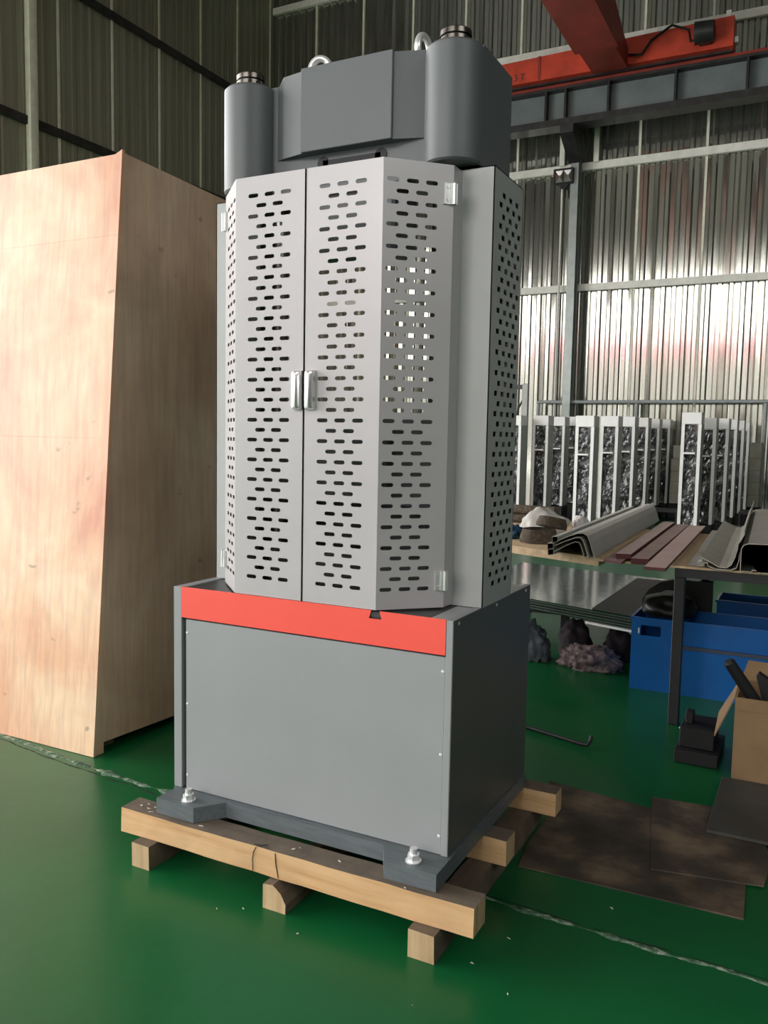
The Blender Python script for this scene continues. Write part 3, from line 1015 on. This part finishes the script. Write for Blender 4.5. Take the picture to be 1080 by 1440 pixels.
profile('plastic_profile', R3, .004, 2.20, 4.6, -.045, m_plast2, 'boxy olive-gray hollow profile at the right edge of the workbench')
for a, b, lab in ((1.437, 2.35, 'larger cream wax stub lying on the workbench beside the trough profile'), (1.462, 2.40, 'smaller cream wax stub just behind the larger one on the workbench')):
    cyl('wax_stub', (a, b, H + .0135 if a < 1.45 else H + .031), (a + .01, b + .035, H + .0135 if a < 1.45 else H + .031), .0125, m_whitecloth, None, 16, label=lab, cat='stub')

# hats, cloth and bundle on the plywood table
def basket(loc, rx, ry, h, label, tilt=(0, 0, 0), open_top=False):
    bm = bmesh.new()
    n = 36
    prof = []
    for k in range(13):
        z = h * k / 12
        prof.append((1.0 - .16 * (k / 12) ** 2 + .012 * (k % 2), z))
    rings = []
    for r, z in prof:
        rings.append([bm.verts.new((rx * r * math.cos(2 * math.pi * i / n), ry * r * math.sin(2 * math.pi * i / n), z)) for i in range(n)])
    for r in (.72, .6):
        rings.append([bm.verts.new((rx * r * math.cos(2 * math.pi * i / n), ry * r * math.sin(2 * math.pi * i / n), h - (.02 if r == .72 else .028))) for i in range(n)])
    for a, b in zip(rings, rings[1:]):
        for i in range(n):
            bm.faces.new((a[i], a[(i + 1) % n], b[(i + 1) % n], b[i]))
    bm.faces.new(list(reversed(rings[0]))); bm.faces.new(rings[-1])
    o = link('woven_hat', finish(bm, 'woven_hat', False), m_weave, label=label, cat='hat', group='woven hats on the plywood table')
    o.location = loc; o.rotation_euler = tilt
    return o
basket((.445, 2.80, H + .001), .115, .13, .082, 'lower dark brown woven hat on the plywood table')
basket((.492, 2.90, H + .084), .095, .11, .062, 'upper dark woven hat tipped on top of the lower one', (-.18, .1, 0))
blob('white_cloth', (.36, 3.20, H), (.15, .14, .17), m_whitecloth, None, 3, .25, 1.6, label='crumpled white cloth draped behind the woven hats', cat='cloth')
blob('white_rag', (.560, 3.36, H), (.055, .07, .12), m_whitecloth, None, 9, .45, 2.4, label='small knotted white rag beside the gray channel profiles', cat='cloth')
blob('blue_cloth', (.25, 2.92, H), (.055, .08, .085), m_bluecloth, None, 5, .3, label='small dark blue cloth bundle at the left end of the plywood table', cat='cloth')
for i, (dz, dx, ln) in enumerate(((0, 0, .56), (.052, .03, .50))):
    o = cyl('bamboo_mat_roll', (-.28 + dx, 3.9, H + .036 + dz * 1.3), (-.28 + dx + ln, 3.85, H + .036 + dz * 1.3), .034, m_weave, None, 16, label=('lower' if i == 0 else 'upper') + ' dark rolled mat at the back of the plywood table', cat='mat')

# ================================================================== stack of sheets, rags, blue crates under the tables
st = thing('sheet_stack', 'stack of thin dark glossy sheets on a low trestle behind the machine', 'sheets', (.5, 3.7, 0))
ST = Vector((.5, 3.7, 0))
def yfront(x): return 3.34 - (x - .21) * .33
z = .296
for k in range(9):
    dx = random.uniform(-.006, .006); dy = random.uniform(-.008, .008)
    x0, x1 = -.35, .985
    o = prism('sheet', [(x0 + dx, yfront(x0) + dy, z), (x1 + dx, yfront(x1) + dy, z), (x1, 4.70, z), (x0, 4.95, z)], (0, 0, 0), (0, 0, .0068), m_sheet if k % 2 == 0 else m_sheet2, st)
    o.location = -ST
    z += .0088
o = prism('cover_sheet', [(.70, 3.185, z), (.985, 3.09, z), (.985, 4.6, z), (.72, 4.6, z)], (0, 0, 0), (0, 0, .006), m_rubber, st, label='dark matte cover sheet'); o.location = -ST
for (a, b) in ((-.25, 3.6), (.40, 3.55), (.925, 3.6), (-.2, 4.6), (.6, 4.5)):
    o = box('trestle_leg', a, a + .05, b, b + .05, 0, .295, m_darktable, st); o.location = -ST
o = prism('white_edge_strip', [(.66, yfront(.66) - .010, .276), (.985, yfront(.985) - .010, .276), (.985, yfront(.985) + .03, .276), (.66, yfront(.66) + .03, .276)], (0, 0, 0), (0, 0, .014), m_white, st); o.location = -ST
o = box('trestle_beam', -.3, .95, 3.5, 3.56, .245, .2755, m_darktable, st); o.location = -ST

blob('gray_jacket', (.30, 3.16, 0), (.135, .09, .235), m_raggray, None, 11, .28, 2.6, fold=.5, label='crumpled gray-blue jacket on the floor beside the machine', cat='cloth')
blob('dark_sack', (.545, 3.43, 0), (.11, .09, .24), m_ragdark, None, 4, .22, 1.6, fold=.3, label='dark maroon sack slumped under the sheet stack', cat='sack')
blob('patterned_rag', (.71, 3.14, 0), (.20, .12, .15), m_ragflower, None, 6, .22, 2.0, sub=5, fold=.35, label='mottled mauve rag heap on the floor left of the blue crate', cat='cloth')
blob('brown_rag', (.83, 3.45, 0), (.10, .09, .23), m_ragdark, None, 8, .3, 2.2, label='dark brown rag standing behind the mottled rag heap', cat='cloth')

def crate_open(name, x0, x1, y0, y1, z0, z1, t, label, rim=True, hole=None):
    th = thing(name, label, 'crate', ((x0 + x1) / 2, (y0 + y1) / 2, z0))
    L = Vector(th.location)
    def K(o): o.location = o.location - L; return o
    bm = bmesh.new()
    hol = [[(hole[0], hole[2]), (hole[1], hole[2]), (hole[1], hole[3]), (hole[0], hole[3])]] if hole else []
    bm_plate(bm, [(x0, z0), (x1, z0), (x1, z1), (x0, z1)], hol, (0, y0, 0), (1, 0, 0), (0, 0, 1), t)
    K(link('front_wall', finish(bm, 'front_wall'), m_blue, th))
    K(box('back_wall', x0, x1, y1 - t, y1, z0, z1, m_blue, th))
    for a in (x0, x1 - t):
        K(box('side_wall', a, a + t, y0 + t, y1 - t, z0, z1, m_blue, th))
    K(box('bottom', x0 + t, x1 - t, y0 + t, y1 - t, z0, z0 + t, m_blue, th))
    if rim:
        K(boxes('rim', [(x0 - .004, x1 + .004, y0 - .008, y0, z1 - .014, z1 + .001), (x0 - .008, x0, y0 - .008, y1, z1 - .014, z1 + .001), (x1, x1 + .008, y0 - .008, y1, z1 - .014, z1 + .001)], m_blue, th))
    return th
c1 = crate_open('blue_crate', 1.022, 1.262, 2.822, 3.28, 0, .432, .006, 'upright blue plastic crate with a square hand hole, left of the workbench leg', True, (1.075, 1.188, .325, .386))
o = box('label_tag', 1.060, 1.069, 2.8195, 2.8215, .335, .368, m_white, c1, label='small white tag'); o.location = o.location - Vector(c1.location)
o = box('corner_post', 1.238, 1.262, 2.812, 2.8215, .300, .43, m_blue, c1); o.location = o.location - Vector(c1.location)
c2 = crate_open('blue_crate', 1.300, 2.25, 2.822, 3.20, 0, .292, .006, 'long blue crate under the workbench, lower of the two stacked', False)
o = box('gray_lip', 1.300, 2.25, 2.812, 2.8215, .272, .292, m_bluedark, c2, label='gray lip strip'); o.location = o.location - Vector(c2.location)
c3 = crate_open('blue_crate', 1.300, 2.25, 2.826, 3.20, .293, .432, .006, 'long blue crate under the workbench, upper of the two stacked', True)
c4 = crate_open('blue_crate', 1.42, 2.35, 3.53, 3.85, 0, .455, .006, 'blue crate standing behind the stacked long blue crates', True)
prism('black_sheet', [(.995, 3.30, 0.001), (.995, 3.30, .46), (1.03, 3.30, .52), (1.10, 3.30, .575), (1.20, 3.30, .60), (1.41, 3.30, .60), (1.41, 3.30, 0.001)], (0, 0, 0), (0, .07, 0), m_blackbag, label='black sheet standing on edge behind the blue crate with the hand hole', cat='sheet')

blob('black_bag', (1.20, 3.02, .4335), (.16, .17, .13), m_blackbag, None, 14, .16, 1.6, label='black plastic bag lying over the rims of the blue crates', cat='bag')
# cardboard box with a black bar, dark base plate and dark tool block at the right edge
bx = thing('cardboard_box', 'open brown cardboard box with a hanging flap at the right edge of the photo', 'box', (1.86, 1.78, 0))
BX = Vector((1.86, 1.78, 0))
def B_(o): o.location = o.location - BX; return o
x0, x1, y0, y1, zb, zt = 1.690, 2.05, 1.62, 1.95, .012, .372
B_(box('front_wall', x0, x1, y0, y0 + .006, zb, zt, m_brown, bx))
B_(box('back_wall', x0, x1, y1 - .006, y1, zb, zt, m_brown, bx))
B_(box('side_wall', x0, x0 + .006, y0 + .006, y1 - .006, zb, zt, m_brown, bx))
B_(box('side_wall', x1 - .006, x1, y0 + .006, y1 - .006, zb, zt, m_brown, bx))
B_(box('bottom', x0 + .006, x1 - .006, y0 + .006, y1 - .006, zb, zb + .006, m_brown, bx))
B_(prism('flap', [(x0, y0, zt), (x0, y1, zt), (x0 - .085, y1 - .01, zt - .17), (x0 - .075, y0 + .02, zt - .19)], (0, 0, 0), (-.005, 0, .001), m_brown, bx))
B_(prism('flap', [(x0, y1, zt), (x1, y1, zt), (x1, y1 + .08, zt + .06), (x0 + .02, y1 + .08, zt + .07)], (0, 0, 0), (0, .004, .002), m_brown, bx))
B_(box('flap', x0, x1, y0 - .004, y0 - .0005, zt - .05, zt + .004, m_brown, bx))
bm = bmesh.new()
a, b = Vector((1.655, 1.66, .512)), Vector((1.79, 1.72, .30))
d = (b - a).normalized()
bm_cyl(bm, a, b, .026, .030, 8)
bm_cyl(bm, a - d * .01, a, .018, .026, 8)
link('black_bar', finish(bm, 'black_bar'), m_black, label='black bar leaning out of the open cardboard box', cat='bar')
prism('black_bracket', [(1.80, 1.76, .30), (1.98, 1.76, .30), (1.98, 1.76, .375), (1.86, 1.76, .40), (1.77, 1.76, .455), (1.76, 1.76, .44)], (0, 0, 0), (0, .05, 0), m_black, label='black angled bracket lying inside the cardboard box', cat='bracket')
box('steel_plate', 1.655, 2.15, 1.03, 1.60, .0115, .024, m_rubber, label='thick dark steel plate on the floor before the cardboard box', cat='plate', bev=.002)
db = thing('tool_block', 'low black steel tool block on the floor between bench leg and box', 'tool block', (1.53, 1.86, 0))
DB = Vector((1.53, 1.86, 0))
for nm, args in (('base', (1.435, 1.625, 1.73, 2.05, .0, .06)), ('body', (1.45, 1.60, 1.78, 2.0, .0605, .155)), ('clamp', (1.465, 1.50, 1.84, 1.9, .1555, .21))):
    o = box(nm, *args, m_black, db, .004); o.location = -DB
for k, (sx, sz) in enumerate(((1.437, .145), (1.439, .12), (1.443, .09))):
    bm = bmesh.new(); bmesh.ops.create_icosphere(bm, subdivisions=2, radius=.0045)
    o = link('bolt_head', finish(bm, 'bolt_head', True), m_zinc, db); o.location = Vector((1.4505 - .001, 1.79 + k * .03, sz)) - DB

# ================================================================== row of film-wrapped test frames
def test_frame():
    th = thing('test_frame', '', 'test frame', (0, 0, 0), 'white test frames by the back wall')
    w, dpt, ht, z0 = .220, .32, 1.95, .30
    for s in (-1, 1):
        bm = bmesh.new()
        bm_box(bm, s * w / 2 - .022, s * w / 2 + .022, 0, dpt, z0, ht - .17)
        me = bpy.data.meshes.new('post')
        bmesh.ops.recalc_face_normals(bm, faces=bm.faces)
        bm.to_mesh(me); bm.free()
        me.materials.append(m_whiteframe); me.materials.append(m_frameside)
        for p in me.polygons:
            if abs(p.normal.x) > .5: p.material_index = 1  # flanks of the white posts grayed, side shade put into their colour
        link('post', me, None, th)
    box('header', -w / 2 - .022, w / 2 + .022, -.004, dpt, ht - .1695, ht, m_whiteframe, th, .006)
    # crumpled film between the posts
    bm = bmesh.new()
    nx, nz = 7, 34
    g = [[bm.verts.new((-w / 2 + .023 + (w - .046) * i / nx, .02 + .035 * noise.noise(Vector((i * .7, k * .45, 3.3))), z0 + .02 + (ht - .21 - z0) * k / nz)) for i in range(nx + 1)] for k in range(nz + 1)]
    for k in range(nz):
        for i in range(nx):
            bm.faces.new((g[k][i], g[k][i + 1], g[k + 1][i + 1], g[k + 1][i]))
    bm_box(bm, -w / 2 + .0235, w / 2 - .0235, .08, dpt - .02, z0 + .02, ht - .18)
    link('stretch_film', finish(bm, 'stretch_film'), m_film, th, label='crumpled black stretch film')
    box('crosshead_bar', -w / 2 + .023, .06, -.012, .012, ht - .60, ht - .575, m_whiteframe, th)
    box('base', -w / 2 - .03, w / 2 + .03, -.02, dpt + .04, 0, z0 - .002, m_black, th, .01)
    return th
proto = test_frame()
rows = [
    ('left row', [(-2.50, 11.0, 1.86), (-2.15, 11.35, 1.87), (-2.23, 12.65, 1.89), (-2.16, 13.3, 1.91)]),
    ('middle row', [(-1.01, 9.71, 1.82), (-.89, 10.74, 1.85), (-.83, 11.71, 1.87), (-.90, 13.30, 1.9), (-.82, 14.0, 1.9), (-.74, 14.72, 1.91)]),
    ('right row', [(.35, 10.25, 1.89), (.49, 10.80, 1.83), (.61, 11.35, 1.84), (.65, 12.27, 1.85), (.68, 13.27, 1.86), (.70, 14.22, 1.86)])]
ordn = ['first', 'second', 'third', 'fourth', 'fifth', 'sixth']
first = True
for rn, lst in rows:
    for k, (a, b, h) in enumerate(lst):
        o = proto if first else copy_tree(proto)
        first = False
        o.location = (a, b, 0)
        o.scale = (1, 1, h / 1.95)
        o['label'] = 'white test frame with black film, %s from the front in the %s' % (ordn[k], rn)

# pale cartons stacked beside the frames
def cartons(x, y, hs, w, who):
    z = .30
    for k, (h, ww) in enumerate(hs):
        box('carton', x - ww / 2, x + ww / 2, y, y + .35, z, z + h - .004, m_carton, None, .006, label='pale carton in the stack %s, %s from the bottom' % (who, ordn[k]), cat='carton', group='pale cartons ' + who)
        z += h
    box('black_stand', x - w / 2 - .02, x + w / 2 + .02, y - .03, y + .38, 0, .299, m_black, None, .01, label='low black stand under the carton stack ' + who, cat='stand')
cartons(-.44, 14.70, [(.20, .25), (.22, .25), (.20, .24), (.24, .24), (.26, .18)], .25, 'between middle and right frames')
cartons(.88, 14.78, [(.22, .26), (.24, .26), (.22, .25), (.22, .26), (.30, .27)], .26, 'right of the right row of frames')

# low black benches in front of the frames
def bench(x, y, w, d, h, label):
    th = thing('low_bench', label, 'bench', (x, y, 0))
    box('seat', -w / 2, w / 2, -d / 2, d / 2, h - .04, h, m_darktable, th)
    for sx in (-1, 1):
        for sy in (-1, 1):
            box('leg', sx * (w / 2 - .02) - .015, sx * (w / 2 - .02) + .015, sy * (d / 2 - .02) - .015, sy * (d / 2 - .02) + .015, 0, h - .041, m_darktable, th)
bench(-.15, 11.6, .42, .35, .42, 'low black bench between the middle and right rows of frames')
bench(1.12, 10.5, .50, .5, .30, 'low black bench right of the right row of frames, nearer one')
bench(1.07, 12.6, .42, .6, .38, 'low black bench right of the right row of frames, farther one')
box('dark_cabinet', 1.35, 1.75, 12.8, 13.4, 0, 1.35, m_black, None, .01, label='dark cabinet at the far right beyond the test frames', cat='cabinet')
box('brown_carton', 1.25, 1.7, 8.2, 8.6, 0, .55, m_weave, None, .01, label='brown carton at the right edge before the dark cabinet', cat='carton')

# pipe rail along the back wall
pr = thing('pipe_rail', 'gray-green pipe rail along the back wall above the white frames', 'rail', (0, 15.2, 0))
for zz in (2.27,):
    o = tube('top_rail', [(-3.4, 0, zz), (1.0, 0, zz), (4.5, 0, zz)], .035, m_pipe, pr)
for px in (-3.38, -1.35, 1.02, 3.2):
    tube('rail_post', [(px, 0, 0), (px, 0, 2.234)], .035, m_pipe, pr)

# steel post with an arm at the left end and an orange bundle on it
ps = thing('steel_post', 'dark steel post with a short arm beside the perforated machine side', 'post', (-3.02, 13.2, 0))
box('upright', -.055, .055, -.05, .05, 0, 2.52, m_frameside, ps, .006)
box('arm', -.65, -.056, -.04, .04, 2.42, 2.50, m_flange, ps)
tube('brace', [(-.06, 0, 2.2), (-.14, 0, 2.05), (-.16, 0, 1.85)], .02, m_flange, ps)
box('shelf', -.60, -.058, -.15, .15, 1.80, 1.84, m_frameside, ps)
blob('orange_bundle', (-3.40, 13.2, 1.8405), (.16, .14, .24), m_orange, None, 2, .2, label='orange wrapped bundle on the shelf of the dark steel post', cat='bundle')

# ================================================================== crane runway, bridge crane, column and flood light
m_column2 = mat('gray_green_galvanised_column', (.30, .34, .32), .35, .5, var=.1)
co = thing('steel_column', 'gray steel column on the back wall carrying the crane beam', 'column', (-2.75, 15.2, 0))
boxes('column_shaft', [(-.08, .08, -.14, -.12, 0, 10.5), (-.08, .08, .10, .12, 0, 10.5), (-.012, .012, -.119, .099, 0, 10.5)], m_column2, co)
prism('bracket', [(0, -.14, 7.05), (0, -.14, 7.58), (0, -.85, 7.58), (0, -.85, 7.42)], (-.13, 0, 0), (.13, 0, 0), m_flange, co)
tube('conduit', [(-.30, .06, 0), (-.30, .06, 6.72)], .02, m_whiteframe, co)
for dx in (-.34, .36):
    box('stay', dx - .05, dx + .05, .10, .16, 7.1, 8.0, m_purlin, co)
rb = thing('crane_runway', 'gray-blue steel crane runway beam with stiffener plates, high along the back wall', 'beam', (0, 14.6, 0))
yb = .0
box('web', -10.3, 9.3, -.012, .012, 7.72, 8.27, m_beam, rb)
box('bottom_flange', -10.3, 9.3, -.19, .19, 7.59, 7.7195, m_flange, rb)
box('top_flange', -10.3, 9.3, -.19, .19, 8.2705, 8.32, m_flange, rb)
box('crane_rail', -10.3, 9.3, -.045, .045, 8.3205, 8.43, m_craned, rb)
sx = -10.1
xs = [-2.82]
for k in range(-8, 9):
    xs.append(-1.99 + 1.22 * k)
for xx in xs:
    box('stiffener', xx - .02, xx + .02, -.17, -.0125, 7.72, 8.27, m_flange, rb)

bc = thing('bridge_crane', 'orange-red overhead bridge crane on the runway, marked 3T', 'crane', (-1.9, 14.5, 8.43))
BC = Vector((-1.9, 14.5, 8.43))
def X_(o): o.location = o.location - BC; return o
et = X_(prism('end_truck', [(-3.95, 14.32, 8.47), (.20, 14.32, 8.47), (.20, 14.32, 8.98), (-4.13, 14.32, 8.90), (-4.13, 14.32, 8.66)], (0, 0, 0), (0, .36, 0), m_crane, bc))
X_(boxes('wheel_guard', [(-4.0, .18, 14.46, 14.56, 8.435, 8.468)], m_flange, bc))
X_(boxes('buffer', [(.05, .13, 14.42, 14.5, 8.985, 9.13), (.21, .27, 14.4, 14.55, 8.55, 8.65), (-4.34, -4.135, 14.42, 14.54, 8.72, 8.86)], m_whiteframe, bc))
# girder: box section running towards the photographer, its top rising from the end
bm = bmesh.new()
secs = []
for (y, gx0, gx1, zb_, zt_) in ((14.30, -2.26, -1.62, 8.40, 8.72), (13.2, -2.26, -1.62, 8.36, 9.05), (11.5, -2.26, -1.62, 8.36, 9.6), (-8.6, -2.26, -1.62, 8.36, 9.6)):
    secs.append([bm.verts.new(p) for p in ((gx0, y, zb_), (gx1, y, zb_), (gx1, y, zt_), (gx0, y, zt_))])
for a, b in zip(secs, secs[1:]):
    for k in range(4):
        bm.faces.new((a[k], a[(k + 1) % 4], b[(k + 1) % 4], b[k]))
bm.faces.new(secs[0]); bm.faces.new(list(reversed(secs[-1])))
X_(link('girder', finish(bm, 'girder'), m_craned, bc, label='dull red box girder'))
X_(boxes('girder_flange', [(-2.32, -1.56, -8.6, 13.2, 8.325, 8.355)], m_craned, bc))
mo = bmesh.new()
bm_cyl(mo, (-.42, 14.12, 8.70), (-.10, 14.12, 8.70), .19, .17, 20)
bm_box(mo, -.36, -.16, 14.12, 14.318, 8.55, 8.80)
X_(link('travel_motor', finish(mo, 'travel_motor', True), m_flange, bc, label='dark travel motor'))
X_(tube('cable', [(-1.60, 14.28, 8.62), (-1.35, 14.2, 8.55), (-1.2, 14.26, 8.80), (-.85, 14.28, 9.0), (-.55, 14.25, 8.85), (-.5, 14.2, 8.62), (-.38, 14.15, 8.62)], .022, m_black, bc, 8))
X_(boxes('splice_plate', [(-3.35, -3.30, 14.305, 14.319, 8.48, 8.92)], m_craned, bc))
tc = bpy.data.curves.new('lettering', 'FONT')
tc.body = '3 T'; tc.size = .17; tc.extrude = .003
to = bpy.data.objects.new('lettering_tmp', tc)
COL.objects.link(to)
bpy.context.view_layer.update()
me = bpy.data.meshes.new_from_object(to.evaluated_get(bpy.context.evaluated_depsgraph_get()))
bpy.data.objects.remove(to)
me.materials.clear(); me.materials.append(m_maroon)
lt = link('lettering', me, None, bc, label='dark lettering 3 T')
lt.rotation_euler = (math.radians(90), 0, 0)
lt.location = Vector((-3.84, 14.3165, 8.54)) - BC

fl = thing('flood_light', 'small black flood light with two bright reflectors on the back wall column', 'lamp', (-2.96, 15.0, 6.8))
boxes('housing', [(-.20, .20, -.02, .02, -.15, -.12), (-.20, .20, -.02, .02, .12, .15), (-.20, -.17, -.02, .02, -.12, .12), (.17, .20, -.02, .02, -.12, .12), (-.20, .20, .021, .06, -.15, .15)], m_black, fl)
for s in (-1, 1):
    bm = bmesh.new()
    v = [bm.verts.new(p) for p in ((s * .085 - .08, .0, -.115), (s * .085 + .08, .0, -.115), (s * .085 + .08, .0, .115), (s * .085 - .08, .0, .115), (s * .085 - .02, .018, -.03), (s * .085 + .02, .018, -.03), (s * .085 + .02, .018, .03), (s * .085 - .02, .018, .03))]
    for f in ((0, 1, 5, 4), (1, 2, 6, 5), (2, 3, 7, 6), (3, 0, 4, 7), (4, 5, 6, 7)):
        bm.faces.new([v[i] for i in f])
    link('reflector', finish(bm, 'reflector'), m_chrome, fl)
prism('mount', [(-.12, .0, -.15), (.12, .0, -.15), (.04, .0, -.24), (-.04, .0, -.24)], (0, .0, 0), (0, .05, 0), m_black, fl)
box('yoke', -.03, .24, .0605, .068, -.03, .03, m_black, fl)
